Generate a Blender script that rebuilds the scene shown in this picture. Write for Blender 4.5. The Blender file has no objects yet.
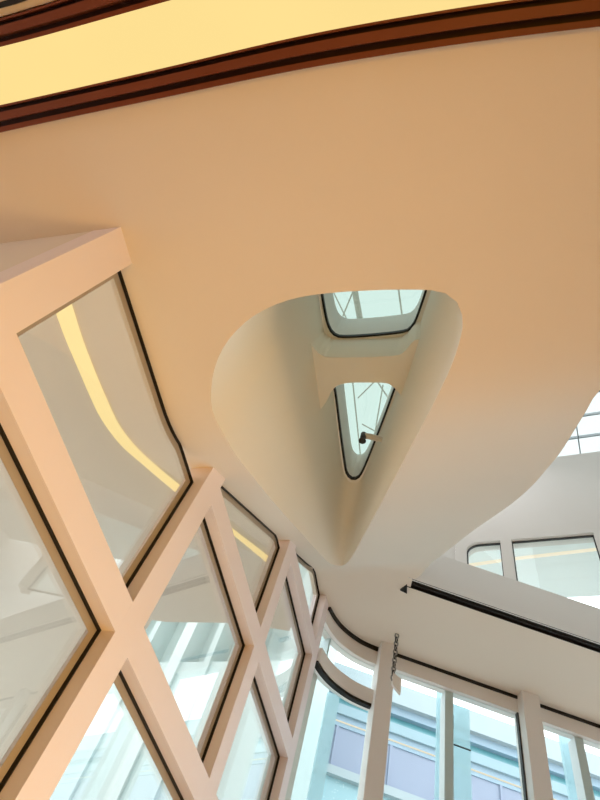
import bpy, bmesh, math, random
from mathutils import Vector, Matrix
from mathutils.geometry import delaunay_2d_cdt
random.seed(4)
SC = bpy.context.scene
COL = SC.collection

# ------------------------------------------------------------------ camera, world, lights, exposure
S = 1.25                      # metres per survey unit (distance from the eye to the left window wall)
EYE = Vector((0, 0, 1.6))
F = 557.6                     # focal length in pixels of the 600 x 800 frame
R = Matrix(((0.94916, 0.30587, -0.07443), (-0.2199, 0.81341, 0.53853), (0.22526, -0.49478, 0.83931)))
cam_d = bpy.data.cameras.new('camera')
cam_d.sensor_fit = 'VERTICAL'
cam_d.sensor_height = 36
cam_d.lens = 36 * F / 800
cam_d.clip_start = 0.02
cam_d.clip_end = 500
cam = bpy.data.objects.new('camera', cam_d)
COL.objects.link(cam)
m3 = R @ Matrix(((1, 0, 0), (0, -1, 0), (0, 0, -1)))
cam.matrix_world = Matrix.Translation(EYE) @ m3.to_4x4()
SC.camera = cam

world = bpy.data.worlds.new('overcast_sky')
SC.world = world
world.use_nodes = True
wn = world.node_tree
bg = wn.nodes['Background']
bg.inputs['Color'].default_value = (0.93, 0.95, 0.99, 1)
bg.inputs['Strength'].default_value = 2.9


def area(name, loc, target, size, power, color, spread=180):
    d = bpy.data.lights.new(name, 'AREA')
    d.shape = 'DISK'
    d.size = size
    d.energy = power
    d.color = color
    d.spread = math.radians(spread)
    o = bpy.data.objects.new(name, d)
    COL.objects.link(o)
    o.location = loc
    o.rotation_euler = (Vector(target) - Vector(loc)).to_track_quat('-Z', 'Y').to_euler()
    return o


area('warm_fill', (3.4, 0.0, 0.4), (-1.4, 1.6, 1.7), 1.2, 40, (1.0, 0.61, 0.24), 80)  # unseen fill light, added to warm the mullions and ceiling
area('warm_fill_low', (0.2, -1.2, 0.3), (0.1, 1.2, 4.5), 1.2, 15, (1.0, 0.49, 0.02), 130)  # unseen fill light, added to warm the ceiling and shaft
area('adjoining_fill', (-1.8, 1.7, 2.4), (-1.85, 1.8, 4.7), 0.6, 6, (1.0, 0.48, 0.08), 140)  # added fill light, warms the soffit behind the left glass

SC.view_settings.view_transform = 'Standard'
SC.view_settings.look = 'None'
SC.view_settings.gamma = 1
SC.view_settings.use_curve_mapping = False
SC.view_settings.exposure = 0.0
SC.cycles.max_bounces = 10
SC.cycles.diffuse_bounces = 5
SC.cycles.transparent_max_bounces = 16
SC.cycles.use_denoising = True

# ------------------------------------------------------------------ helpers


def U(x, y, z):
    """survey units, measured from the eye, to metres"""
    return Vector((x * S, y * S, z * S)) + EYE


def ray(px, py):
    return R @ Vector((px - 300, py - 400, F))


NW = Vector((-0.92287, 0.38512, 0))     # into the left window wall
HW = Vector((0.38512, 0.92287, 0))      # along the left window wall
DW = Vector((0.845, -0.535, 0))         # along the upper window wall
NN = Vector((0.535, 0.845, 0))          # into the upper window wall
DW.normalize(); NN.normalize()


def on_z(px, py, z):
    r = ray(px, py)
    return r * (z / r.z)


def on_plane(px, py, n, c):
    r = ray(px, py)
    return r * (c / r.dot(n))


def fold(t, w):                          # 0 for t<0, t for t>0, rounded over +-w
    if t <= -w: return 0.0
    if t >= w: return t
    return (t + w) ** 2 / (4 * w)


CZ0, CSL, CR0, CZ1 = 1.60, 0.633, 0.932, 2.80


def ceil_z(x, y):                        # the plaster ceiling: flat, folding up to the higher flat part in front
    r = 0.5 * x + 0.87 * y
    z = CZ0 + CSL * fold(r - CR0, 0.16)
    return CZ1 - fold(CZ1 - z, 0.06) + 0.015 * math.exp(-((CZ1 - z) / 0.06) ** 2)


def on_ceil(px, py):
    r = ray(px, py)
    a, b = 0.0001, 0.0001
    t = 0.5 / r.z
    while r.z * t < ceil_z(r.x * t, r.y * t): t += 0.01 / r.z
    lo, hi = t - 0.01 / r.z, t
    for _ in range(30):
        m = (lo + hi) / 2
        if r.z * m < ceil_z(r.x * m, r.y * m): lo = m
        else: hi = m
    return r * hi


def lin(c):
    return tuple(((v / 255) / 12.92 if v / 255 <= .04045 else ((v / 255 + .055) / 1.055) ** 2.4) for v in c)


def mat(name, color, rough=0.6, metal=0.0, bump=0.0, bscale=60.0, var=0.0, spec=0.3):
    m = bpy.data.materials.new(name)
    m.use_nodes = True
    nt = m.node_tree
    p = nt.nodes['Principled BSDF']
    p.inputs['Base Color'].default_value = (*color, 1)
    p.inputs['Roughness'].default_value = rough
    p.inputs['Metallic'].default_value = metal
    p.inputs['Specular IOR Level'].default_value = spec
    tc = nt.nodes.new('ShaderNodeTexCoord')
    if bump:
        n = nt.nodes.new('ShaderNodeTexNoise')
        n.inputs['Scale'].default_value = bscale
        nt.links.new(tc.outputs['Object'], n.inputs['Vector'])
        b = nt.nodes.new('ShaderNodeBump')
        b.inputs['Strength'].default_value = bump
        b.inputs['Distance'].default_value = 0.01
        nt.links.new(n.outputs['Fac'], b.inputs['Height'])
        nt.links.new(b.outputs['Normal'], p.inputs['Normal'])
    if var:
        n2 = nt.nodes.new('ShaderNodeTexNoise')
        n2.inputs['Scale'].default_value = 1.7
        nt.links.new(tc.outputs['Object'], n2.inputs['Vector'])
        mx = nt.nodes.new('ShaderNodeMix')
        mx.data_type = 'RGBA'
        mx.inputs['A'].default_value = (*[c * (1 - var) for c in color], 1)
        mx.inputs['B'].default_value = (*[min(1, c * (1 + var)) for c in color], 1)
        nt.links.new(n2.outputs['Fac'], mx.inputs['Factor'])
        nt.links.new(mx.outputs['Result'], p.inputs['Base Color'])
    return m


def emit(name, color, strength):
    m = bpy.data.materials.new(name)
    m.use_nodes = True
    nt = m.node_tree
    nt.nodes.clear()
    o = nt.nodes.new('ShaderNodeOutputMaterial')
    e = nt.nodes.new('ShaderNodeEmission')
    n = nt.nodes.new('ShaderNodeTexNoise')
    n.inputs['Scale'].default_value = 2.0
    tc = nt.nodes.new('ShaderNodeTexCoord')
    mx = nt.nodes.new('ShaderNodeMix')
    mx.data_type = 'RGBA'
    mx.inputs['A'].default_value = (*[c * .96 for c in color], 1)
    mx.inputs['B'].default_value = (*[c * 1.04 for c in color], 1)
    nt.links.new(tc.outputs['Object'], n.inputs['Vector'])
    nt.links.new(n.outputs['Fac'], mx.inputs['Factor'])
    nt.links.new(mx.outputs['Result'], e.inputs['Color'])
    e.inputs['Strength'].default_value = strength
    nt.links.new(e.outputs[0], o.inputs[0])
    return m


def glass(name, tint, refl=0.05, gain=1.0, rough=0.0):
    m = bpy.data.materials.new(name)
    m.use_nodes = True
    nt = m.node_tree
    nt.nodes.clear()
    o = nt.nodes.new('ShaderNodeOutputMaterial')
    t = nt.nodes.new('ShaderNodeBsdfTransparent')
    t.inputs[0].default_value = (*tint, 1)
    g = nt.nodes.new('ShaderNodeBsdfGlossy')
    g.inputs['Roughness'].default_value = rough
    g.inputs['Color'].default_value = (.92, .97, .96, 1)
    lf = nt.nodes.new('ShaderNodeLayerWeight')
    lf.inputs['Blend'].default_value = 0.5
    lw = nt.nodes.new('ShaderNodeMath')
    lw.operation = 'POWER'
    lw.inputs[1].default_value = 4.0
    nt.links.new(lf.outputs['Facing'], lw.inputs[0])
    ma = nt.nodes.new('ShaderNodeMath')
    ma.operation = 'MULTIPLY_ADD'
    ma.use_clamp = True
    ma.inputs[1].default_value = gain
    ma.inputs[2].default_value = refl
    nt.links.new(lw.outputs[0], ma.inputs[0])
    mx = nt.nodes.new('ShaderNodeMixShader')
    nt.links.new(ma.outputs[0], mx.inputs[0])
    nt.links.new(t.outputs[0], mx.inputs[1])
    nt.links.new(g.outputs[0], mx.inputs[2])
    nt.links.new(mx.outputs[0], o.inputs[0])
    return m


M = dict(
    plaster=mat('warm_white_plaster', (0.80, 0.73, 0.635), 0.75, bump=0.05, bscale=90, var=0.02),
    shaft=mat('shaft_plaster', (0.92, 0.88, 0.78), 0.7, var=0.02),
    white=mat('white_plaster', (0.78, 0.75, 0.71), 0.7, var=0.02),
    paint=mat('satin_frame_paint', (0.88, 0.80, 0.81), 0.45, var=0.015),
    frame=mat('grey_white_frame_paint', (0.82, 0.80, 0.78), 0.5, var=0.02),
    black=mat('black_rubber_gasket', (0.012, 0.011, 0.010), 0.5),
    wood=mat('red_brown_wood', (0.17, 0.045, 0.018), 0.45, var=0.25, bump=0.05),
    wood_dark=mat('dark_stained_wood', (0.035, 0.008, 0.005), 0.5, var=0.25),
    metal=mat('grey_anodised_metal', (0.30, 0.30, 0.29), 0.4, 0.6),
    metal_dark=mat('dark_grey_metal', (0.06, 0.06, 0.06), 0.45, 0.4),
    timber=mat('warm_timber_boards', (0.36, 0.17, 0.05), 0.45, var=0.15),  # timber finish is unseen, put in to bounce orange light
    mint=mat('pale_mint_cladding', (0.50, 0.62, 0.61), 0.4, var=0.04),
    mint_fin=mat('pale_mint_fins', (0.60, 0.71, 0.70), 0.4, var=0.04),
    pale_white=mat('pale_mint_paint', (0.84, 0.90, 0.88), 0.6),
    slim=mat('pale_grey_mullion', (0.66, 0.71, 0.73), 0.4),
    ground=mat('warm_grey_paving', (0.76, 0.73, 0.69), 0.8, var=0.05),
    floor=mat('pale_stone_floor', (0.84, 0.81, 0.82), 0.5, var=0.08),
    pale=mat('pale_cladding', (0.42, 0.50, 0.53), 0.5, var=0.05),
    cyan=mat('pale_cyan_glass_cladding', (0.32, 0.45, 0.51), 0.3, var=0.05),
    blue=mat('light_blue_cladding', (0.32, 0.44, 0.54), 0.35, var=0.05),
    teal=mat('teal_glazing', (0.14, 0.36, 0.40), 0.15, var=0.15, spec=0.6),
    lav=mat('lavender_grey_cladding', (0.31, 0.36, 0.47), 0.4, var=0.06),
    pole=mat('pale_steel', (0.45, 0.55, 0.56), 0.4, 0.2),
    glass=glass('window_glass', (0.95, 0.985, 0.98), 0.02, 0.5),
    glass_left=glass('reflective_window_glass', (0.93, 0.94, 0.93), 0.10, 0.7),
    void_glass=glass('dark_tinted_roof_glass', (0.62, 0.65, 0.64), 0.03, 0.3),
    edge_tan=mat('tan_grey_edge', (0.40, 0.35, 0.28), 0.3),
    roof_glass=glass('tinted_roof_glass', (0.51, 0.575, 0.54), 0.03, 0.3),
    led=emit('warm_led', (1.0, 0.76, 0.34), 1.35),
    led_pale=emit('pale_warm_led', (1.0, 0.86, 0.66), 1.0),
    panel=emit('luminous_panel', (1.0, 0.75, 0.29), 1.0),
)


fm = mat('pale_blue_frosted_glass', (0.60, 0.78, 0.84), 0.25)
fnt = fm.node_tree
ftr = fnt.nodes.new('ShaderNodeBsdfTransparent')
ftr.inputs[0].default_value = (0.8, 0.93, 0.96, 1)
fmx = fnt.nodes.new('ShaderNodeMixShader')
fmx.inputs[0].default_value = 0.4
ftl = fnt.nodes.new('ShaderNodeBsdfTranslucent')
ftl.inputs[0].default_value = (0.78, 0.93, 0.97, 1)
fm2 = fnt.nodes.new('ShaderNodeMixShader')
fm2.inputs[0].default_value = 0.6
fnt.links.new(fnt.nodes['Principled BSDF'].outputs[0], fm2.inputs[1])
fnt.links.new(ftl.outputs[0], fm2.inputs[2])
fnt.links.new(fm2.outputs[0], fmx.inputs[1])
fnt.links.new(ftr.outputs[0], fmx.inputs[2])
fnt.links.new(fmx.outputs[0], fnt.nodes['Material Output'].inputs[0])
M['fin'] = fm


def obj(name, bm, m, parent=None, smooth=False, bevel=0.0):
    me = bpy.data.meshes.new(name)
    bmesh.ops.recalc_face_normals(bm, faces=bm.faces)
    bm.to_mesh(me)
    bm.free()
    me.materials.append(m)
    if smooth:
        for p in me.polygons: p.use_smooth = True
    o = bpy.data.objects.new(name, me)
    COL.objects.link(o)
    if parent is not None:
        o.parent = parent
        o.matrix_parent_inverse = Matrix.Translation(-parent.location)
    if bevel:
        b = o.modifiers.new('bevel', 'BEVEL')
        b.width = bevel
        b.segments = 2
        b.limit_method = 'ANGLE'
    return o


def empty(name, loc):
    o = bpy.data.objects.new(name, None)
    o.location = loc
    o.empty_display_size = 0.1
    COL.objects.link(o)
    return o


def tag(o, label, cat, group=None):
    o['label'] = label
    o['category'] = cat
    if group: o['group'] = group
    return o


def structure(o, label=None, cat=None):
    o['kind'] = 'structure'
    if label: o['label'] = label
    if cat: o['category'] = cat
    return o


def hexa(bm, p):
    """eight points: bottom ring of four, then the top ring"""
    v = [bm.verts.new(q) for q in p]
    for f in ((0, 1, 2, 3), (7, 6, 5, 4), (0, 4, 5, 1), (1, 5, 6, 2), (2, 6, 7, 3), (3, 7, 4, 0)):
        bm.faces.new([v[i] for i in f])


def box(bm, c0, ax, ay, az):
    """box spanned from corner c0 by three vectors"""
    c0 = Vector(c0)
    hexa(bm, [c0, c0 + ax, c0 + ax + ay, c0 + ay, c0 + az, c0 + ax + az, c0 + ax + ay + az, c0 + ay + az])


def aabox(bm, x0, x1, y0, y1, z0, z1):      # survey units
    box(bm, U(x0, y0, z0), Vector((S * (x1 - x0), 0, 0)), Vector((0, S * (y1 - y0), 0)), Vector((0, 0, S * (z1 - z0))))


def wall_pt(h, n, z):                        # a point of the left window wall
    p = HW * h + NW * n
    return U(p.x, p.y, z)


def up_pt(a, n, z):                          # a point of the upper window wall
    p = DW * a + NN * n
    return U(p.x, p.y, z)


def prism(bm, lower, upper):
    n = len(lower)
    a = [bm.verts.new(p) for p in lower]
    b = [bm.verts.new(p) for p in upper]
    bm.faces.new(a[::-1])
    bm.faces.new(b)
    for i in range(n):
        j = (i + 1) % n
        bm.faces.new((a[i], a[j], b[j], b[i]))


def ring(bm, outer, inner, off):
    """flat frame between two loops, thickened along off"""
    n = len(outer)
    o1 = [bm.verts.new(p) for p in outer]
    i1 = [bm.verts.new(p) for p in inner]
    o2 = [bm.verts.new(p + off) for p in outer]
    i2 = [bm.verts.new(p + off) for p in inner]
    for k in range(n):
        j = (k + 1) % n
        bm.faces.new((o1[k], o1[j], i1[j], i1[k]))
        bm.faces.new((o2[j], o2[k], i2[k], i2[j]))
        bm.faces.new((i1[k], i1[j], i2[j], i2[k]))
        bm.faces.new((o1[j], o1[k], o2[k], o2[j]))


def inset2(poly, d):
    """inset of a 2-D counter-clockwise polygon"""
    n = len(poly)
    out = []
    for i in range(n):
        p0, p1, p2 = Vector(poly[i - 1]), Vector(poly[i]), Vector(poly[(i + 1) % n])
        e1, e2 = (p1 - p0).normalized(), (p2 - p1).normalized()
        n1, n2 = Vector((-e1.y, e1.x)), Vector((-e2.y, e2.x))
        b = n1 + n2
        b = b / max(0.3, b.dot(n1))
        out.append(p1 + b * d)
    return out


def area2(poly):
    return 0.5 * sum(poly[i][0] * poly[(i + 1) % len(poly)][1] - poly[(i + 1) % len(poly)][0] * poly[i][1] for i in range(len(poly)))


def catmull(pts, n, closed=False):
    out = []
    m = len(pts)
    segs = m if closed else m - 1
    for i in range(segs):
        g = lambda k: pts[k % m] if closed else pts[max(0, min(m - 1, k))]
        p0, p1, p2, p3 = g(i - 1), g(i), g(i + 1), g(i + 2)
        for k in range(n):
            t = k / n
            out.append(tuple(0.5 * (2 * b + (c - a) * t + (2 * a - 5 * b + 4 * c - d) * t * t + (3 * b - a - 3 * c + d) * t ** 3)
                             for a, b, c, d in zip(p0, p1, p2, p3)))
    if not closed: out.append(tuple(pts[-1]))
    return out


def resample(pts, n, closed=True):
    pts = [Vector(p) for p in pts]
    if closed: pts = pts + [pts[0]]
    ds = [0]
    for a, b in zip(pts, pts[1:]): ds.append(ds[-1] + (b - a).length)
    out = []
    k = 0
    for i in range(n):
        s = ds[-1] * i / (n if closed else n - 1)
        while k < len(ds) - 2 and ds[k + 1] < s: k += 1
        t = (s - ds[k]) / max(1e-9, ds[k + 1] - ds[k])
        out.append(pts[k].lerp(pts[k + 1], min(1, t)))
    return out


def inside(p, poly):
    x, y = p[0], p[1]
    r = False
    n = len(poly)
    for i in range(n):
        x1, y1 = poly[i][0], poly[i][1]
        x2, y2 = poly[i - 1][0], poly[i - 1][1]
        if (y1 > y) != (y2 > y) and x < (x2 - x1) * (y - y1) / (y2 - y1) + x1: r = not r
    return r


# ------------------------------------------------------------------ plaster ceiling with the teardrop opening
RIM_PX = [(211, 400), (213, 375), (222, 350), (239, 328), (262, 311), (292, 299), (330, 293), (380, 290), (428, 290),
          (447, 294), (459, 305), (463, 321), (460, 340), (451, 367), (436, 399), (418, 434), (398, 472), (376, 513), (356, 550),
          (349, 561), (341, 566), (331, 564), (321, 555), (302, 534), (276, 505), (249, 472), (227, 440), (215, 418)]
rim3 = [on_ceil(x, y) for x, y in RIM_PX]
rim2 = resample(catmull([(p.x, p.y) for p in rim3], 8, True), 128)
EDGE_PX = [(700, 262), (650, 328), (600, 390), (588, 408), (574, 431), (560, 453), (546, 470), (530, 488), (510, 505),
           (490, 519), (470, 533), (446, 552), (426, 569), (412, 581)]
edge3 = [on_ceil(x, y) for x, y in EDGE_PX]
edge2 = catmull([(p.x, p.y) for p in edge3], 3)

YF = 3.735                               # plane of the front glazing
SLOT0, SLOT1 = 2.91, 3.0
def extend(c):
    """carry a plan curve on straight at both ends"""
    d0 = (Vector(c[0]) - Vector(c[3])).normalized()
    d1 = Vector((0.93, -0.367)).normalized()
    a, b = Vector(c[0]), Vector(c[-1])
    return [tuple(a + d0 * 1.2)] + [tuple(q) for q in c] + [tuple(b + d1 * 1.5), tuple(b + d1 * 3.0)]


TRIM_PX = [(-120, 160), (0, 131), (150, 99), (300, 68), (450, 44), (600, 25), (760, 6)]
trim2 = catmull([(lambda q: (q.x, q.y))(on_z(x, y, CZ0)) for x, y in TRIM_PX], 4)
trim2 = extend(trim2)
# curve of the front corner glazing, from its straight run round to the end of the left window wall
CURVE_PX = [(329, 607), (334, 616), (341, 625), (350, 633), (360, 640), (370, 645), (380, 649)]
cv = [on_z(x, y, CZ1) for x, y in CURVE_PX]
corner2 = catmull([(p.x, p.y) for p in cv], 3)
NC = 1.10
outer = list(edge2)
outer += [(outer[-1][0] + 0.012, SLOT1), (5.2, SLOT1), (5.2, YF + 0.1), (0.9, YF + 0.1)]
outer += [(x + -0.03, y + 0.09) for x, y in corner2[::-1]]
for hh in (3.30, 3.0, 2.7, 2.4, 2.1, 1.8, 1.5, 1.2, 0.9, 0.6, 0.26):
    p = HW * hh + NW * NC
    outer.append((p.x, p.y))
p = HW * 0.26 + NW * 3.2
outer.append((p.x, p.y))
outer.append((-3.4, 1.9))
outer += trim2
outer.append((trim2[-1][0], edge2[0][1]))


def build_ceiling():
    no, nr = len(outer), len(rim2)
    pts = [Vector((p[0], p[1])) for p in outer] + [Vector((p[0], p[1])) for p in rim2]
    edges = [(i, (i + 1) % no) for i in range(no)] + [(no + i, no + (i + 1) % nr) for i in range(nr)]
    g = 0.09
    y = -1.5
    while y < 4.2:
        x = -3.6
        while x < 5.3:
            if inside((x, y), outer) and not inside((x, y), rim2):
                if min((Vector((x, y)) - q).length for q in pts[no:]) > 0.05 and min((Vector((x, y)) - q).length for q in pts[:no]) > 0.04:
                    pts.append(Vector((x, y)))
            x += g
        y += g
    vo, eo, fo, ov, oe, of = delaunay_2d_cdt(pts, edges, [], 0, 1e-6)
    bm = bmesh.new()
    T = 0.22
    lo = [bm.verts.new(U(p.x, p.y, ceil_z(p.x, p.y))) for p in vo]
    hi = [bm.verts.new(U(p.x, p.y, ceil_z(p.x, p.y) + T)) for p in vo]
    for f in fo:
        c = sum((vo[i] for i in f), Vector((0, 0))) / len(f)
        if inside(c, outer) and not inside(c, rim2):
            bm.faces.new([lo[i] for i in f])
            bm.faces.new([hi[i] for i in f][::-1])
    for e in [e for e in bm.edges if len(e.link_faces) == 1 and e.verts[0] in set()]: pass
    lidx = {v: i for i, v in enumerate(lo)}
    be = [(lidx[e.verts[0]], lidx[e.verts[1]]) for e in bm.edges if len(e.link_faces) == 1 and e.verts[0] in lidx and e.verts[1] in lidx]
    for a, b in be:
        bm.faces.new((lo[a], lo[b], hi[b], hi[a]))
    for v in [v for v in bm.verts if not v.link_faces]: bm.verts.remove(v)
    o = obj('ceiling', bm, M['plaster'])
    me = o.data
    for p in me.polygons: p.use_smooth = abs(p.normal.z) > 0.5
    # keep the slab edges crisp
    o.modifiers.new('edge_split', 'EDGE_SPLIT').split_angle = math.radians(40)
    structure(o)
    return o


build_ceiling()

# ------------------------------------------------------------------ floor, walls round the room
bm = bmesh.new(); aabox(bm, -6, 6, 1.4, YF + 0.2, -1.36, -1.28)
structure(obj('floor', bm, M['floor']))
bm = bmesh.new(); aabox(bm, -6, 6, -5, 1.4, -1.36, -1.28)
structure(obj('floor_back', bm, M['timber']))
bm = bmesh.new(); aabox(bm, -6, 6, -5.1, -5, -1.28, 1.95)
structure(obj('wall_back', bm, M['timber']))
bm = bmesh.new()
box(bm, wall_pt(.256, NC + .001, -1.28), HW * (S * .03), NW * (S * 5.0), Vector((0, 0, S * (1.28 + 2.49))))
structure(obj('wall_left', bm, M['plaster']))  # far length is unseen, added to cut daylight on the soffit behind the glass
bm = bmesh.new(); aabox(bm, 5.2, 5.3, -5, 4, 1.9, 5.4)
structure(obj('wall_right', bm, M['white']))
bm = bmesh.new(); aabox(bm, 5.2, 5.3, -5, 2.0, -1.28, 1.9)
structure(obj('wall_right_lower', bm, M['timber']))
w7 = empty('window_7', U(5.25, 2.2, -1.28))  # unseen side glazing, added to let daylight onto floor and front soffit
bm = bmesh.new(); aabox(bm, 5.24, 5.25, 2.0, YF, -1.28, 1.9); obj('pane', bm, M['glass'], w7)
for y_ in (2.0, 2.83, 3.66):
    bm = bmesh.new(); aabox(bm, 5.2, 5.3, y_, y_ + .06, -1.28, 1.9); obj('mullion', bm, M['frame'], w7)
structure(w7)
# ceiling of the part behind the wood trims
bm = bmesh.new()
t0 = [on_z(x, y, CZ0) for x, y in [(-120, 42), (0, 18), (60, 0), (130, -22), (260, -62), (420, -110), (600, -146), (760, -174)]]
t0 = [Vector((q[0], q[1], CZ0)) for q in extend([(q.x, q.y) for q in t0])]
prism(bm, [U(q.x, q.y, CZ0 - .01) for q in t0] + [U(6, t0[-1].y - .9, CZ0 - .01), U(6, -5, CZ0 - .01), U(-6, -5, CZ0 - .01), U(-6, 1.5, CZ0 - .01)],
      [U(q.x, q.y, CZ0 + .3) for q in t0] + [U(6, t0[-1].y - .9, CZ0 + .3), U(6, -5, CZ0 + .3), U(-6, -5, CZ0 + .3), U(-6, 1.5, CZ0 + .3)])
structure(obj('ceiling_back', bm, M['plaster']))


# ------------------------------------------------------------------ wood trims and the luminous strip between them
def strip_loop(px, z, n=6):
    return extend(catmull([(lambda q: (q.x, q.y))(on_z(x, y, z)) for x, y in px], n))


def ribbon(bm, a, b, z0, z1):
    """solid band between two plan curves"""
    n = len(a)
    r = [[bm.verts.new(U(p[0], p[1], z)) for p in c] for c, z in ((a, z0), (b, z0), (b, z1), (a, z1))]
    for i in range(n - 1):
        for k in range(4):
            l = (k + 1) % 4
            bm.faces.new((r[k][i], r[k][i + 1], r[l][i + 1], r[l][i]))
    for i in (0, n - 1):
        bm.faces.new([r[k][i] for k in range(4)])


def mix_curve(a, b, t):
    return [(p[0] * (1 - t) + q[0] * t, p[1] * (1 - t) + q[1] * t) for p, q in zip(a, b)]


TZ = CZ0 - 0.035
LOW_A = [(-120, 161), (0, 132), (150, 100), (300, 69), (450, 45), (600, 26), (760, 8)]      # outer edge of the first trim
LOW_B = [(-120, 130), (0, 105), (150, 71), (300, 36), (450, 9), (600, -12), (760, -32)]     # its inner edge, towards the light
UP_A = [(-120, 72), (0, 47), (150, 6), (300, -36), (450, -70), (600, -100), (760, -128)]
UP_B = [(-120, 44), (0, 18), (150, -30), (300, -75), (450, -112), (600, -144), (760, -172)]


def wood_trim(name, A, B):
    root = empty(name, U(*(lambda q: (q.x, q.y, TZ))(on_z(*A[2], TZ))))
    a, b = strip_loop(A, TZ), strip_loop(B, TZ)
    #        from, to, depth of the underside, dark?
    for t0_, t1_, dz, dark in ((0, .20, .012, 0), (.20, .42, .034, 1), (.42, .74, .0, 0), (.74, .92, .03, 1), (.92, 1.0, .004, 0)):
        bm = bmesh.new()
        ribbon(bm, mix_curve(a, b, t0_), mix_curve(a, b, t1_), TZ + dz, CZ0 + 0.14)
        obj('groove' if dark else 'moulding', bm, M['wood_dark' if dark else 'wood'], root)
    return structure(root)


wood_trim('trim_1', LOW_A, LOW_B)
wood_trim('trim_2', UP_A, UP_B)
root = empty('ceiling_light', U(*(lambda q: (q.x, q.y, q.z))(on_z(200, 40, CZ0 + 0.05))))
a, b = strip_loop(LOW_B, CZ0 - 0.024), strip_loop(UP_A, CZ0 - 0.024)
cuts = [0, 4, 15, 28, len(a) - 2, len(a) - 1]
# the joint between two diffusers seen at the top of the picture
for c0, c1 in zip(cuts, cuts[1:]):
    bm = bmesh.new()
    aa, bb = [list(q) for q in a[c0:c1 + 1]], [list(q) for q in b[c0:c1 + 1]]
    for L in (aa, bb):                                  # a hairline gap at the joints
        e = Vector((L[-1][0] - L[-2][0], L[-1][1] - L[-2][1])).normalized() * 0.003
        L[-1][0] -= e.x; L[-1][1] -= e.y
    ribbon(bm, aa, bb, CZ0 - 0.024, CZ0 - 0.014)
    obj('diffuser', bm, M['panel'], root)
tag(root, 'glowing cream light strip running between two red-brown wood trims overhead', 'ceiling light')
bm = bmesh.new()
q0 = strip_loop([(-120, 32), (0, 8), (60, -14), (130, -40)], CZ0 - .016)
q1 = strip_loop([(-120, 27), (0, 2), (60, -21), (130, -48)], CZ0 - .016)
ribbon(bm, q0, q1, CZ0 - .016, CZ0 - .0105)
tag(obj('shadow_gap', bm, M['black']), 'thin black gap line in ceiling at top corner beyond the wood trim', 'gap profile')

# ------------------------------------------------------------------ left window wall
HS = [0.3125, 1.3351, 2.3332, 3.2887]
ZS = [0.2631, 0.9758, 1.6886, 2.3553]
ZLOW = [-0.45, -1.2]
WM, WT = 0.116 / 2, 0.109 / 2
D0, DG, DP = 1.0, 1.048, 1.061            # front face, gasket, glass


def hcz(h, n=1.0):
    p = HW * h + NW * n
    return ceil_z(p.x, p.y)


win = empty('window_1', wall_pt(1.8, 1.05, -1.28))
for i, hc in enumerate(HS):
    bm = bmesh.new()
    lo = [wall_pt(hc - WM, D0, -1.28), wall_pt(hc + WM, D0, -1.28), wall_pt(hc + WM, NC, -1.28), wall_pt(hc - WM, NC, -1.28)]
    hi = [wall_pt(hc - WM, D0, hcz(hc - WM, D0) + .01), wall_pt(hc + WM, D0, hcz(hc + WM, D0) + .01),
          wall_pt(hc + WM, NC, hcz(hc + WM, NC) + .01), wall_pt(hc - WM, NC, hcz(hc - WM, NC) + .01)]
    prism(bm, lo, hi)
    obj('mullion', bm, M['paint'], win)
rows = [-1.2, -0.45] + ZS
for i in range(3):
    h0, h1 = HS[i] + WM, HS[i + 1] - WM
    N = 24
    tops = [(h0 + (h1 - h0) * k / N, hcz(h0 + (h1 - h0) * k / N, 1.05)) for k in range(N + 1)]
    for zc in rows:
        # length of the transom that lies below the ceiling
        ks = [h for h, z in tops if z > zc + WT]
        if not ks: continue
        hs = min(ks)
        if hs > h0 + .01: hs = max(h0, hs - .05)
        bm = bmesh.new()
        box(bm, wall_pt(hs, D0 + .0003, zc - WT), HW * (S * (h1 - hs)), NW * (S * (NC - D0 - .0003)), Vector((0, 0, S * 2 * WT)))
        obj('transom', bm, M['paint'], win)
    zb = [r + WT for r in rows]
    zt = [r - WT for r in rows[1:]] + [9]
    for b0, t1 in zip(zb, zt):
        poly = [(h0, b0), (h1, b0)]
        up = []
        for h, z in tops[::-1]:
            z = min(z, t1)
            up.append((h, max(z, b0)))
        up = [q for q in up if q[1] > b0 + .015]
        if len(up) < 3: continue
        if up[-1][0] > h0 + .02: poly[0] = (up[-1][0] - .02, b0)
        if up[0][0] < h1 - .02: continue
        # drop the collinear points of flat tops
        keep = [up[0]]
        for k in range(1, len(up) - 1):
            a_, b_, c_ = keep[-1], up[k], up[k + 1]
            if abs((b_[0] - a_[0]) * (c_[1] - a_[1]) - (b_[1] - a_[1]) * (c_[0] - a_[0])) > 1e-6: keep.append(b_)
        keep.append(up[-1])
        poly = poly + keep
        bm = bmesh.new()
        prism(bm, [wall_pt(h, DP, z) for h, z in poly], [wall_pt(h, DP + .008, z) for h, z in poly])
        pane = obj('pane', bm, M['glass_left'], win)
        inn = inset2(poly, 0.004)
        bm = bmesh.new()
        ring(bm, [wall_pt(h, DG, z) for h, z in poly], [wall_pt(h, DG, z) for h, z in inn], NW * (S * (DP - DG - .001)))
        obj('gasket', bm, M['black'], pane)
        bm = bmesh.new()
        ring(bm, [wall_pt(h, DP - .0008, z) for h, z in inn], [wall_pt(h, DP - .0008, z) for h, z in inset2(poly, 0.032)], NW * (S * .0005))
        obj('edge_band', bm, M['edge_tan'], pane)  # tan-grey band round the edge of the pane
structure(win)

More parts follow.
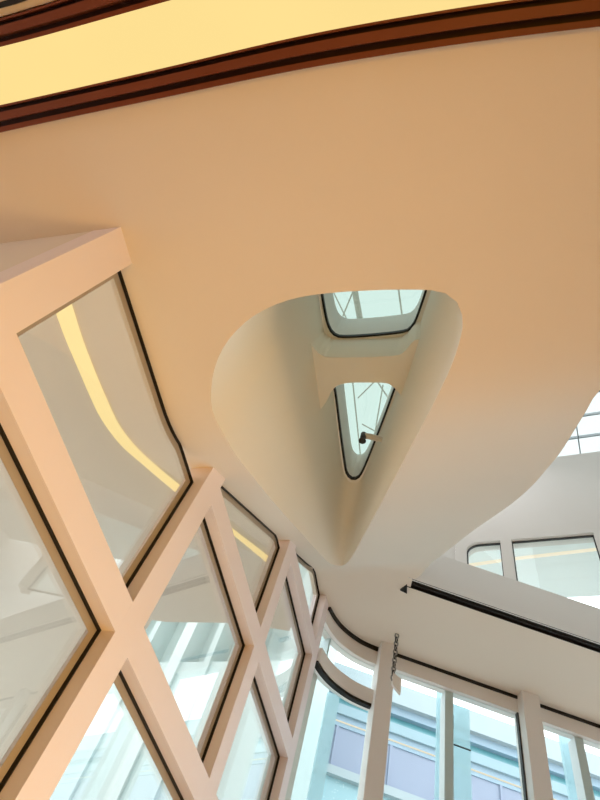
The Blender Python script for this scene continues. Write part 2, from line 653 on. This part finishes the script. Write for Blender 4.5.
# ------------------------------------------------------------------ skylight shaft
ZT, ZB, ZG = 3.06, 2.80, 3.36
OUT1_PX = [(318, 275), (322, 302), (325, 318), (328, 328), (333, 335), (342, 338), (372, 336.5), (403, 333), (411, 329), (416, 322), (421, 309), (427, 291), (432, 275)]
OUT2_PX = [(331, 372), (335, 398), (339, 430), (344, 466), (346, 474), (350, 479), (355, 480), (360, 477), (365, 468), (374, 446), (386, 415), (394, 393), (402, 372)]
p1 = [(lambda q: (q.x, q.y))(on_z(x, y, ZT)) for x, y in OUT1_PX]
p2 = [(lambda q: (q.x, q.y))(on_z(x, y, ZT)) for x, y in OUT2_PX]
# close the first opening with a rounded far end, the second with rounded corners under the beam
e0, e1 = Vector(p1[0]), Vector(p1[-1])
p1 = p1 + [(e1.x + .02, e1.y - .14), (e1.x - .03, e1.y - .22), (e0.x + .03, e0.y - .22), (e0.x - .03, e0.y - .14)]
e0, e1 = Vector(p2[0]), Vector(p2[-1])
p2 = p2 + [(e1.x - .02, e1.y - .05), (e0.x + .02, e0.y - .05)]
open1 = resample(catmull(p1, 6, True), 72)
open2 = resample(catmull(p2, 6, True), 72)
top_px = [(314, 262), (318, 290), (322, 318), (326, 342), (331, 375), (336, 415), (342, 462), (345, 475), (350, 482), (355.5, 482.5), (361, 478.5),
          (366, 469), (380, 433), (396, 393), (412, 348), (424, 312), (436, 275), (441, 255)]
tp = [(lambda q: (q.x, q.y))(on_z(x, y, ZT)) for x, y in top_px]
e0, e1 = Vector(tp[0]), Vector(tp[-1])
tp = tp + [(e1.x - .03, e1.y - .16), (e1.x - .14, e1.y - .2), (e0.x + .12, e0.y - .2), (e0.x - .0, e0.y - .14)]
top2 = resample(catmull(tp, 6, True), 128)


def align(loop, ref):
    if (area2(loop) > 0) != (area2(ref) > 0): loop = loop[::-1]
    # match the tips (the point farthest in front), then share arc length on both sides
    kt = max(range(len(loop)), key=lambda i: loop[i][1])
    kr = max(range(len(ref)), key=lambda i: ref[i][1])
    n = len(loop)
    return [loop[(kt + (i - kr)) % n] for i in range(n)]


top2 = align(top2, rim2)
shaft = empty('skylight_shaft', U(0.2, 1.4, 2.0))
bm = bmesh.new()
LV = 14
rings = []
for k in range(LV + 1):
    s = k / LV
    row = []
    for a_, b_ in zip(rim2, top2):
        z0 = ceil_z(a_[0], a_[1])
        # the wall leaves the rim leaning and stands up towards the top
        w = s ** 1.0
        pl = Vector((a_[0], a_[1])).lerp(Vector((b_[0], b_[1])), w)
        row.append(bm.verts.new(U(pl.x, pl.y, z0 + (ZT - z0) * s)))
    rings.append(row)
n = len(rim2)
for k in range(LV):
    for i in range(n):
        j = (i + 1) % n
        bm.faces.new((rings[k][i], rings[k][j], rings[k + 1][j], rings[k + 1][i]))
obj('shaft_wall', bm, M['shaft'], shaft, smooth=True)


def plate_with_holes(bm, out, holes, z, th):
    pts = [Vector((p[0], p[1])) for p in out]
    eds = [(i, (i + 1) % len(out)) for i in range(len(out))]
    for hl in holes:
        b_ = len(pts)
        pts += [Vector((p[0], p[1])) for p in hl]
        eds += [(b_ + i, b_ + (i + 1) % len(hl)) for i in range(len(hl))]
    vo, eo, fo, _, _, _ = delaunay_2d_cdt(pts, eds, [], 0, 1e-6)
    lo = [bm.verts.new(U(p.x, p.y, z)) for p in vo]
    hi = [bm.verts.new(U(p.x, p.y, z + th)) for p in vo]
    li = {v: i for i, v in enumerate(lo)}
    for f in fo:
        c = sum((vo[i] for i in f), Vector((0, 0))) / len(f)
        if inside(c, out) and not any(inside(c, hl) for hl in holes):
            bm.faces.new([lo[i] for i in f])
            bm.faces.new([hi[i] for i in f][::-1])
    for a_, b_ in [(li[e.verts[0]], li[e.verts[1]]) for e in bm.edges if len(e.link_faces) == 1 and e.verts[0] in li and e.verts[1] in li]:
        bm.faces.new((lo[a_], lo[b_], hi[b_], hi[a_]))
    for v in [v for v in bm.verts if not v.link_faces]: bm.verts.remove(v)


def ccw(poly):
    return poly if area2(poly) > 0 else poly[::-1]


o1, o2 = ccw(open1), ccw(open2)
big = inset2(ccw([tuple(q) for q in resample(top2, 72)]), -0.10)
bm = bmesh.new()
plate_with_holes(bm, big, [o1, o2], ZT + .001, 0.03)
obj('frame_plate', bm, M['shaft'], shaft)
for op in (o1, o2):
    g_in = inset2(op, 0.012)
    bm = bmesh.new()
    ring(bm, [U(p[0], p[1], ZT - .002) for p in op], [U(p[0], p[1], ZT - .002) for p in g_in], Vector((0, 0, 0.028)))
    obj('gasket', bm, M['black'], shaft)
    bm = bmesh.new()
    c_in = inset2(op, 0.004)
    ring(bm, [U(p[0], p[1], ZT + .04) for p in inset2(op, -0.03)], [U(p[0], p[1], ZT + .04) for p in c_in], Vector((0, 0, S * (ZG - ZT - .04))))
    obj('curb', bm, M['white'], shaft)
    bm = bmesh.new()
    prism(bm, [U(p[0], p[1], ZG) for p in op], [U(p[0], p[1], ZG + .008) for p in op])
    obj('pane', bm, M['roof_glass'], shaft)
# cross beam with flared ends
BN = [(300, 334), (309, 341), (314, 348), (321, 355), (332, 357.5), (372, 357), (396, 355.5), (405, 351), (410, 345), (416, 340), (428, 338)]
BF = [(428, 412), (408, 411), (403, 400), (398, 392), (392, 386), (385, 383), (365, 382.5), (347, 383), (337, 386), (331, 392), (326, 402), (312, 420)]
poly = [(lambda q: (q.x, q.y))(on_z(x, y, ZB)) for x, y in catmull(BN, 3)] + [(lambda q: (q.x, q.y))(on_z(x, y, ZB)) for x, y in catmull(BF, 3)]
bm = bmesh.new()
prism(bm, [U(p[0], p[1], ZB) for p in poly], [U(p[0], p[1], ZT + .01) for p in poly])
obj('crossbeam', bm, M['shaft'], shaft)
structure(shaft)


def tube(bm, pts, r, seg=10):
    pts = [Vector(p) for p in pts]
    prev = None
    rr = []
    for i, p in enumerate(pts):
        t = (pts[min(i + 1, len(pts) - 1)] - pts[max(i - 1, 0)]).normalized()
        a_ = t.cross(Vector((0.31, 0.17, 0.93))).normalized()
        b_ = t.cross(a_)
        rad = r[i] if isinstance(r, (list, tuple)) else r
        rr.append([bm.verts.new(p + a_ * rad * math.cos(2 * math.pi * k / seg) + b_ * rad * math.sin(2 * math.pi * k / seg)) for k in range(seg)])
    for i in range(len(pts) - 1):
        for k in range(seg):
            l = (k + 1) % seg
            bm.faces.new((rr[i][k], rr[i][l], rr[i + 1][l], rr[i + 1][k]))
    bm.faces.new(rr[0][::-1])
    bm.faces.new(rr[-1])


# pipe arm under the lower pane
zb = 2.92
A_ = on_z(397, 444, zb); B_ = on_z(370, 436.5, zb); C_ = on_z(365, 436, zb); D_ = on_z(364, 441, zb - .02)
arm = empty('sprinkler', U(*A_))
bm = bmesh.new(); tube(bm, [U(*A_), U(*B_), U(*C_)], 0.024, 12); obj('pipe', bm, M['white'], arm, smooth=False)
bm = bmesh.new()
c_ = U(*C_)
tube(bm, [c_ + Vector((-.012, 0, 0.02)), c_ + Vector((-.012, 0.0, -.03)), c_ + Vector((-.012, 0.0, -.055)), c_ + Vector((-.012, 0, -.075))], [.024, .024, .018, .030], 12)
obj('nozzle', bm, M['metal_dark'], arm)
tag(arm, 'small white pipe arm with dark nozzle below the narrow skylight pane', 'sprinkler')

# slender steel frame standing on the roof above the skylight
rf = empty('roof_frame', U(.1, 2.0, 4.3))
def fr(name, px, z, r, m_='white'):
    bm = bmesh.new(); tube(bm, [U(*on_z(x, y, z)) for x, y in px], r, 8); obj(name, bm, M[m_], rf)
fr('post', [(351, 270), (362, 330)], 4.5, .035, 'white')
fr('brace', [(356, 284), (338, 328)], 4.5, .009)
fr('brace', [(330, 285), (352, 330)], 4.55, .008)
fr('brace', [(398, 285), (404, 330)], 4.55, .010)
fr('brace', [(352, 375), (362, 470)], 4.5, .009)
fr('brace', [(373, 375), (391, 402)], 4.5, .009)
fr('brace', [(378, 378), (358, 398)], 4.5, .008)
fr('brace', [(362, 424), (384, 436)], 4.5, .008)
fr('brace', [(383, 385), (372, 450)], 4.5, .008)
tag(rf, 'slender pale steel frame above the panes of the teardrop skylight', 'steel frame')

# ------------------------------------------------------------------ front glazing
front = empty('window_2', U(1.8, YF, -1.28))
JX = 0.84                               # where the straight run meets the curved corner
X1 = 5.2
HZ = 2.672                              # underside of the header


def fbox(name, x0, x1, y0, y1, z0, z1, m, par=front, bev=0.0):
    bm = bmesh.new()
    aabox(bm, x0, x1, y0, y1, z0, z1)
    return obj(name, bm, M[m], par, bevel=bev)


MX = [(0.838, 0.958), (1.928, 2.058), (3.02, 3.15), (4.1, 4.23)]
for x0, x1 in MX:
    fbox('mullion', x0, x1, YF - .09, YF + .08, -1.28, CZ1 + .01, 'frame', front, .004)
for (a0, a1) in zip([m_[1] for m_ in MX], [m_[0] for m_ in MX[1:]] + [X1]):
    fbox('gasket', a0, a1, YF - .012, YF + .012, CZ1 - .022, CZ1 + .01, 'black')
    fbox('header', a0, a1, YF, YF + .09, HZ, CZ1 - .022, 'frame')
    fbox('pane', a0, a1, YF + .03, YF + .038, -1.28, HZ, 'glass')
    fbox('gasket', a1 - .012, a1, YF - .002, YF + .028, -1.28, HZ, 'metal_dark')
for x0, x1 in ((1.385, 1.447), (2.365, 2.43), (3.5, 3.57)):
    fbox('mullion', x0, x1, YF + .04, YF + .14, -1.28, HZ, 'slim', front)


# curved corner
def curve_band(name, m, z0, z1, d0, d1, t0=0.0, t1=1.0):
    c = resample(corner2, 40, False)
    c = [Vector((q.x, q.y)) for q in c]
    i0, i1 = int(t0 * 39), max(int(t0 * 39) + 1, int(t1 * 39))
    c2 = []
    for i in range(i0, i1 + 1):
        t = (c[min(39, i + 1)] - c[max(0, i - 1)]).normalized()
        nrm = Vector((-t.y, t.x))
        c2.append((c[i] + nrm * d0, c[i] + nrm * d1))
    bm = bmesh.new()
    ribbon(bm, [q[0] for q in c2], [q[1] for q in c2], z0, z1)
    return obj(name, bm, M[m], front)


curve_band('gasket', 'black', CZ1 - .03, CZ1 + .01, -.015, .015)
curve_band('curved_header', 'frame', HZ - .01, CZ1 - .03, 0.0, .09)
curve_band('curved_pane', 'glass', 2.445, HZ - .01, .03, .038)
curve_band('curved_transom', 'frame', 2.345, 2.445, -.02, .09)
curve_band('gasket', 'black', 2.324, 2.345, -.01, .03)
curve_band('curved_pane', 'glass', -1.28, 2.318, .03, .038)
curve_band('mullion', 'pole', 2.445, HZ, .045, .12, .30, .33)
curve_band('mullion', 'frame', -1.28, 2.318, .045, .14, .10, .22)
structure(front)

# glass fins outside
for k, ((x0, x1), lab) in enumerate(zip(((1.50, 1.634), (2.35, 2.434), (1.386, 1.43)),
                             ('wide pale blue glass fin with dark bracket, outside tall front window beside slim mullion',
                              'pale blue glass fin outside the front window right of the wide white mullion',
                              'narrow pale blue glass fin left of the slim grey mullion of front window'))):
    f_ = empty('glass_fin', U((x0 + x1) / 2, YF + .3, -1.28))
    bm = bmesh.new(); aabox(bm, x0, x1, YF + .20, YF + .23, -1.28, 2.78 if k else 2.70); obj('blade', bm, M['fin'], f_)
    if k == 0:
        bm = bmesh.new()
        tube(bm, [U(x0 - .0, YF + .19, 2.60), U(x0, YF + .19, 2.50), U(x0 - .02, YF + .19, 2.47)], .008)
        obj('bracket', bm, M['metal_dark'], f_)
        bm = bmesh.new(); aabox(bm, x0, x1, YF + .19, YF + .2, 2.385, 2.392); obj('joint', bm, M['metal_dark'], f_)
    tag(f_, lab, 'glass fin', 'glass fins outside the front window')
f_ = empty('glass_fin', U(.6, YF + .1, -1.28))
bm = bmesh.new()
q = [on_plane(x, y, Vector((0, 1, 0)), YF + .06) for x, y in ((327, 697), (341, 697))]
aabox(bm, q[0].x, q[1].x - .01, YF + .05, YF + .08, -1.28, 2.35); obj('blade', bm, M['fin'], f_)
tag(f_, 'pale blue glass fin outside the curved corner window', 'glass fin', 'glass fins outside the front window')

# ------------------------------------------------------------------ slot diffuser and edge of the high slab
bm = bmesh.new()
prism(bm, [U(.80, SLOT0, CZ1), U(X1, SLOT0, CZ1), U(X1, SLOT0 + .10, 3.22), U(.80, SLOT0 + .10, 3.22)],
      [U(.80, SLOT0 + .003, CZ1), U(X1, SLOT0 + .003, CZ1), U(X1, YF, 3.23), U(.80, YF, 3.23)])
structure(obj('wall_slab_edge', bm, M['white']))
sd = empty('slot_diffuser', U(2.5, 2.95, CZ1))
bm = bmesh.new(); aabox(bm, .815, X1, SLOT0 + .006, SLOT1, CZ1 + .018, CZ1 + .024); aabox(bm, .815, X1, SLOT1 - .004, SLOT1 + .001, CZ1 - .002, CZ1 + .07); obj('trough', bm, M['black'], sd)
bm = bmesh.new(); aabox(bm, .83, X1, SLOT1 - .034, SLOT1 - .030, CZ1 + .006, CZ1 + .018); obj('blade', bm, M['metal_dark'], sd)
bm = bmesh.new(); aabox(bm, .83, X1, SLOT0 + .004, SLOT0 + .009, CZ1 + .0, CZ1 + .012); obj('rail', bm, M['metal_dark'], sd)
bm = bmesh.new()
t_ = [on_z(x, y, CZ1 - .004) for x, y in ((400, 589.5), (407, 584.5), (407, 593))]
prism(bm, [U(q_.x, q_.y, CZ1 - .012) for q_ in t_], [U(q_.x, q_.y, CZ1 + .002) for q_ in t_])
obj('end_cap', bm, M['black'], sd)
tag(sd, 'long dark linear slot diffuser cut into the white ceiling', 'slot diffuser')

# ------------------------------------------------------------------ hanging chain
ch = on_z(397, 634, CZ1)
pc = empty('hanging_chain', U(*ch))
NLK = 11
zl = 0.0
v1 = on_plane(392.5, 680, Vector((0, 1, 0)), ch.y)
LEN = ch.z - v1.z
for k in range(NLK):
    zc = ch.z - LEN * (k + .5) / NLK
    bm = bmesh.new()
    hl = LEN / NLK * .62 * S
    wv = 0.016
    pts = []
    sd_ = Vector((1, 0, 0)) if k % 2 == 0 else Vector((.75, .66, 0))
    c0 = U(ch.x, ch.y, zc)
    loop = [c0 + sd_ * wv * math.cos(2 * math.pi * i / 14) + Vector((0, 0, hl * math.sin(2 * math.pi * i / 14))) for i in range(14)]
    nrm = sd_.cross(Vector((0, 0, 1)))
    rr = []
    for i in range(14):
        t = (loop[(i + 1) % 14] - loop[i - 1]).normalized()
        b_ = t.cross(nrm)
        rr.append([bm.verts.new(loop[i] + (nrm * math.cos(2 * math.pi * j / 6) + b_ * math.sin(2 * math.pi * j / 6)) * .0075) for j in range(6)])
    for i in range(14):
        for j in range(6):
            bm.faces.new((rr[i][j], rr[(i + 1) % 14][j], rr[(i + 1) % 14][(j + 1) % 6], rr[i][(j + 1) % 6]))
    obj('link', bm, M['metal_dark' if k % 2 else 'metal'], pc, smooth=True)
bm = bmesh.new()
pq = [on_plane(x, y, Vector((0, 1, 0)), ch.y) for x, y in ((392.5, 673), (401, 680), (400, 695), (392, 685))]
prism(bm, [U(q_.x, q_.y - .012, q_.z) for q_ in pq], [U(q_.x, q_.y + .012, q_.z) for q_ in pq])
obj('plate', bm, M['frame'], pc)
tag(pc, 'dark hanging chain with a pale slanted plate in front of the white corner mullion', 'chain')

# ------------------------------------------------------------------ upper window wall across the void
UC = Vector((1.89, 3.45, 0)).dot(NN)
ZH, ZS0, ZTOP = 4.195, 3.13, 5.39


def ubox(bm, a0, a1, n0, n1, z0, z1):
    box(bm, up_pt(a0, UC + n0, z0), DW * (S * (a1 - a0)), NN * (S * (n1 - n0)), Vector((0, 0, S * (z1 - z0))))


bm = bmesh.new()
ubox(bm, -.76, 4.5, 0, .12, ZH, ZTOP)
ubox(bm, -.76, -.66, 0, .12, ZS0 - .1, ZH)
ubox(bm, -.345, -.247, 0, .12, ZS0 - .1, ZH)
ubox(bm, .452, .555, 0, .12, ZS0 - .1, ZH)
ubox(bm, 1.3, 1.4, 0, .12, ZS0 - .1, ZH)
# rounded upper corner of the first opening
c = [(-.66, ZH), (-.66, ZH - .10)] + [(-.66 + .12 * (1 - math.cos(t)), ZH - .10 + .10 * math.sin(t)) for t in [i * math.pi / 16 for i in range(1, 8)]] + [(-.54, ZH)]
prism(bm, [up_pt(a_, UC + .001, z_) for a_, z_ in c], [up_pt(a_, UC + .12, z_) for a_, z_ in c])
uw = structure(obj('wall_upper', bm, M['white']))
k = 3
for a0, a1, rnd in ((-.66, -.345, True), (-.247, .452, False), (.555, 1.3, False)):
    w_ = empty('window_%d' % k, up_pt((a0 + a1) / 2, UC + .06, ZS0 - .1))
    k += 1
    bm = bmesh.new(); ubox(bm, a0, a1, .05, .056, ZS0 - .1, ZH); obj('pane', bm, M['glass'], w_)
    bm = bmesh.new()
    if rnd:
        o_ = [(a0, ZS0 - .1), (a1, ZS0 - .1), (a1, ZH), (-.54, ZH)] + [(-.66 + .12 * (1 - math.cos(t)), ZH - .10 + .10 * math.sin(t)) for t in [i * math.pi / 16 for i in range(7, 0, -1)]] + [(-.66, ZH - .10)]
    else:
        o_ = [(a0, ZS0 - .1), (a1, ZS0 - .1), (a1, ZH), (a0, ZH)]
    i_ = inset2(o_, .010)
    ring(bm, [up_pt(q_[0], UC + .03, q_[1]) for q_ in o_], [up_pt(q_[0], UC + .03, q_[1]) for q_ in i_], NN * (.02 * S))
    obj('gasket', bm, M['metal_dark'], w_)
    structure(w_)
# room behind the upper windows: soffit with a light strip
bm = bmesh.new(); ubox(bm, -.76, 4.5, .125, 1.15, 4.50, 4.55)
structure(obj('ceiling_upper', bm, M['pale_white']))
l0 = [on_z(x, y, 4.495) for x, y in ((440, 571), (513, 560.5), (596, 551), (660, 543))]
l1 = [on_z(x, y, 4.495) for x, y in ((440, 568), (513, 557.5), (596, 548), (660, 540))]
bm = bmesh.new()
ribbon(bm, [(q_.x, q_.y) for q_ in l0], [(q_.x, q_.y) for q_ in l1], 4.494, 4.499)
tag(obj('led_strip', bm, M['led_pale']), 'straight warm light strip seen through the upper windows', 'light strip')

# wall added on the slab edge, round the void, to block sky light
bm = bmesh.new()
we = [Vector((5.25, edge2[0][1]))] + [Vector((x, y)) for x, y in edge2] + [Vector((.83, YF)), Vector((1.47, YF + .02))]
w2 = []
for i, p_ in enumerate(we):
    t_ = (we[min(i + 1, len(we) - 1)] - we[max(0, i - 1)]).normalized()
    nr_ = Vector((-t_.y, t_.x))
    if nr_.x > 0: nr_ = -nr_
    w2.append(p_ + nr_ * (.06 if i < len(we) - 2 else -.0) + (Vector((-.05, .06)) if i >= len(we) - 2 else Vector((0, 0))))
n_ = len(we)
rows_ = []
for i in range(n_):
    zb_ = (ceil_z(*we[i]) if i < n_ - 2 else CZ1) + .12
    rows_.append([bm.verts.new(U(we[i].x, we[i].y, zb_)), bm.verts.new(U(we[i].x, we[i].y, ZTOP + .05)),
                  bm.verts.new(U(w2[i].x, w2[i].y, ZTOP + .05)), bm.verts.new(U(w2[i].x, w2[i].y, zb_))])
for i in range(n_ - 1):
    for k_ in range(4):
        l_ = (k_ + 1) % 4
        bm.faces.new((rows_[i][k_], rows_[i + 1][k_], rows_[i + 1][l_], rows_[i][l_]))
bm.faces.new(rows_[0]); bm.faces.new(rows_[-1])
structure(obj('wall_sky_block', bm, M['white']))
bm = bmesh.new(); aabox(bm, 2.9, 5.3, -5.05, -4.95, 1.7, ZTOP)
structure(obj('wall_void_back', bm, M['white']))

# glazed roof over the void
roof = empty('window_6', up_pt(.6, UC - .3, ZTOP))
bm = bmesh.new(); ubox(bm, -.1, 4.5, -3.2, .1, ZTOP, ZTOP + .006); obj('pane', bm, M['void_glass'], roof)
for i in range(14):
    a_ = -.1 + .33 * i
    bm = bmesh.new(); ubox(bm, a_, a_ + .009, -3.2, .1, ZTOP + .006, ZTOP + .05); obj('bar', bm, M['slim'], roof)
for i in range(10):
    bm = bmesh.new(); ubox(bm, -.1, 4.5, -.26 * i - .2, -.26 * i - .191, ZTOP + .006, ZTOP + .05); obj('bar', bm, M['slim'], roof)
structure(roof)

# ------------------------------------------------------------------ beyond the left windows: stand-ins for reflections in the glass
ZA = 2.5
sx = [(-60, 815), (0, 790), (60, 735), (110, 682), (140, 640), (152, 620), (166, 622), (200, 622.5), (230, 623), (262, 627), (290, 631), (318, 634)]
ed = [on_z(x, y, ZA) for x, y in sx]
pl_ = [(q_.x, q_.y) for q_ in ed]
far = [wall_pt(3.1, NC + .02, 0), wall_pt(.3, NC + .02, 0), wall_pt(-.5, NC + .02, 0), wall_pt(-.5, 7, 0), wall_pt(3.0, 7, 0)]
inner = [(((v.x) / S), ((v.y) / S)) for v in far]
poly = pl_[:-1] + [((lambda p: (p.x, p.y))(HW * 2.9 + NW * (NC + .01))), ((lambda p: (p.x, p.y))(HW * -.5 + NW * (NC + .01))), ((lambda p: (p.x, p.y))(HW * -.5 + NW * 6))]
bm = bmesh.new()
prism(bm, [U(x, y, ZA) for x, y in poly], [U(x, y, ZA + .12) for x, y in poly])
structure(obj('ceiling_standin', bm, M['plaster']))
L0 = catmull([(46, 285), (56, 313), (66, 340), (78, 368), (90, 396), (102, 420), (120, 444), (140, 462), (178, 494), (206, 514), (236, 537), (266, 562), (290, 584)], 3)
L1 = catmull([(63, 285), (71, 305), (82, 340), (96, 376), (108, 404), (120, 428), (138, 450), (160, 470), (182, 488), (208, 507.5), (233, 530), (268, 557), (292, 579)], 3)
bm = bmesh.new()
ribbon(bm, [(lambda q_: (q_.x, q_.y))(on_z(x, y, ZA - .01)) for x, y in L0], [(lambda q_: (q_.x, q_.y))(on_z(x, y, ZA - .01)) for x, y in L1], ZA - .012, ZA - .001)
tag(obj('led_strip', bm, M['led']), 'long curved warm light strip behind the lattice windows, standing in for a reflected one', 'light strip')

bm = bmesh.new()
box(bm, wall_pt(.29, NC + .02, -1.36), HW * (S * 2.9), NW * (S * 2.6), Vector((0, 0, S * .08)))
structure(obj('floor_bounce', bm, M['timber']))  # added unseen floor, bounces warm light onto the soffit

# facade standing in for windows reflected in the left glass
fac = empty('office_building', up_pt(-4.5, 6.5, -1.28))
FC = 6.3


def fbx(name, a0, a1, n0, n1, z0, z1, m):
    bm = bmesh.new()
    box(bm, up_pt(a0, FC + n0, z0), DW * (S * (a1 - a0)), NN * (S * (n1 - n0)), Vector((0, 0, S * (z1 - z0))))
    obj(name, bm, M[m], fac)


def facz(px, py):
    q_ = on_plane(px, py, NN, FC)
    return q_.z, q_.dot(DW)


zt_, at_ = facz(205, 664)
fbx('wall', -14, -3.2, .3, .8, -1.28, 9, 'mint')
fbx('balustrade', -14, -3.2, -.05, 0, zt_ - 2.2, zt_, 'mint')
for zz in (zt_ - 2.35, zt_ - .75, zt_ + 1.3):
    fbx('floor_band', -14, -3.2, -.02, .3, zz - .08, zz + .08, 'pale')
for i in range(16):
    a_ = -12.9 + .62 * i
    fbx('fin', a_, a_ + (.10 if i % 3 else .2), -.1, .3, -1.28, 9, 'mint' if i % 2 else 'mint_fin')
tag(fac, 'pale cyan glazed building with vertical fins behind the lattice windows, standing in for reflected windows', 'building')

# ------------------------------------------------------------------ building opposite the front glazing
bld = empty('office_building', U(2, 9.6, -1.28))


def bb(name, x0, x1, y0, y1, z0, z1, m, par=None):
    bm = bmesh.new()
    aabox(bm, x0, x1, y0, y1, z0, z1)
    return obj(name, bm, M[m], par or bld)


XB0, XB1 = -.6, 12
bb('parapet', XB0, XB1, 8.9, 9.4, 5.75, 6.10, 'pale')
bb('cornice', XB0, XB1, 9.0, 9.5, 5.62, 5.75, 'blue')
bb('glazed_band', XB0, XB1, 9.1, 9.5, 5.40, 5.62, 'teal')
bb('slab_band', XB0, XB1, 8.95, 9.5, 5.28, 5.44, 'cyan')
bb('spandrel', XB0, XB1, 9.0, 9.5, 5.10, 5.28, 'blue')
bb('light_line', XB0, XB1, 8.985, 9.0, 5.165, 5.182, 'led_pale')
bw = bb('wall', XB0, XB1, 9.02, 9.5, 4.45, 5.10, 'lav')
for i in range(14):
    bb('wall_mullion', XB0 + .9 * i + .3, XB0 + .9 * i + .34, 8.99, 9.02, 4.45, 5.10, 'lav', bw)
bb('ledge', XB0, XB1, 8.9, 9.5, 4.33, 4.45, 'pale')
m = mat('fritted_glass', (0.5, 0.72, 0.74), 0.3)
nt = m.node_tree
vt = nt.nodes.new('ShaderNodeTexVoronoi')
vt.inputs['Scale'].default_value = 22
vt.inputs['Randomness'].default_value = 0.25
cr = nt.nodes.new('ShaderNodeValToRGB')
cr.color_ramp.elements[0].position = 0.28
cr.color_ramp.elements[0].color = (0.85, 0.95, 0.95, 1)
cr.color_ramp.elements[1].position = 0.34
cr.color_ramp.elements[1].color = (0.38, 0.60, 0.66, 1)
tc = nt.nodes.new('ShaderNodeTexCoord')
nt.links.new(tc.outputs['Object'], vt.inputs['Vector'])
nt.links.new(vt.outputs['Distance'], cr.inputs['Fac'])
nt.links.new(cr.outputs['Color'], nt.nodes['Principled BSDF'].inputs['Base Color'])
M['frit'] = m
bb('fritted_band', XB0, XB1, 9.0, 9.5, 2.6, 4.33, 'frit')
bb('lower_wall', XB0, XB1, 9.1, 9.5, -1.28, 2.6, 'pale')
tag(bld, 'pale blue banded building across the street seen through the front windows', 'building')

bm = bmesh.new(); aabox(bm, -40, 40, -40, 40, -1.5, -1.4)
structure(obj('ground', bm, M['ground']))

LABELS = {
    'ceiling': ('smooth cream plaster ceiling with the teardrop opening, folding up towards the front', 'ceiling'),
    'ceiling_back': ('cream ceiling beyond the upper wood trim', 'ceiling'),
    'ceiling_standin': ('grey-beige soffit behind the lattice of left windows, standing in for the reflected ceiling', 'ceiling'),
    'ceiling_upper': ('pale soffit seen through the upper windows', 'ceiling'),
    'floor': ('pale stone floor of the hall', 'floor'),
    'floor_bounce': ('unseen timber floor outside the lattice windows, added for warm bounce light', 'floor'),
    'floor_back': ('unseen timber floor at the back of the hall, added for warm bounce light', 'floor'),
    'wall_back': ('unseen timber wall at the back of the hall, added for warm bounce light', 'wall'),
    'wall_right': ('white wall on the right side of the hall', 'wall'),
    'wall_right_lower': ('unseen timber wall low on the right side of the hall, added for warm bounce light', 'wall'),
    'wall_left': ('cream wall beside the end post of the lattice windows, lengthened unseen to dim the soffit', 'wall'),
    'wall_slab_edge': ('white edge of the high slab between dark slot and upper windows', 'wall'),
    'wall_upper': ('white upper wall with windows across the void', 'wall'),
    'wall_sky_block': ('white wall added on the curved edge of the plaster ceiling to block sky light', 'wall'),
    'wall_void_back': ('white wall at the back of the upper void', 'wall'),
    'trim_1': ('grooved red-brown wood trim between the glowing strip and the plaster ceiling', 'trim'),
    'trim_2': ('grooved dark wood trim on the far side of the glowing strip, top corner', 'trim'),
    'window_1': ('left window wall of cream mullions and transoms reading as a diamond lattice', 'window'),
    'window_2': ('tall front glazing with a curved corner and grey-white mullions', 'window'),
    'window_3': ('small upper window with a rounded corner across the void', 'window'),
    'window_4': ('wide upper window with a warm light line, beside the rounded one', 'window'),
    'window_5': ('upper window at the frame edge beyond the wide one', 'window'),
    'window_6': ('glazed roof with thin bars above the white upper wall', 'window'),
    'window_7': ('unseen glazing low on the right side of the hall, added for daylight', 'window'),
    'skylight_shaft': ('teardrop skylight shaft with cross beam and two black-edged panes', 'skylight'),
    'ground': ('paving outside the building', 'ground'),
}
for o in list(SC.objects):
    if o.parent is None and o.name in LABELS:
        o['label'], o['category'] = LABELS[o.name]
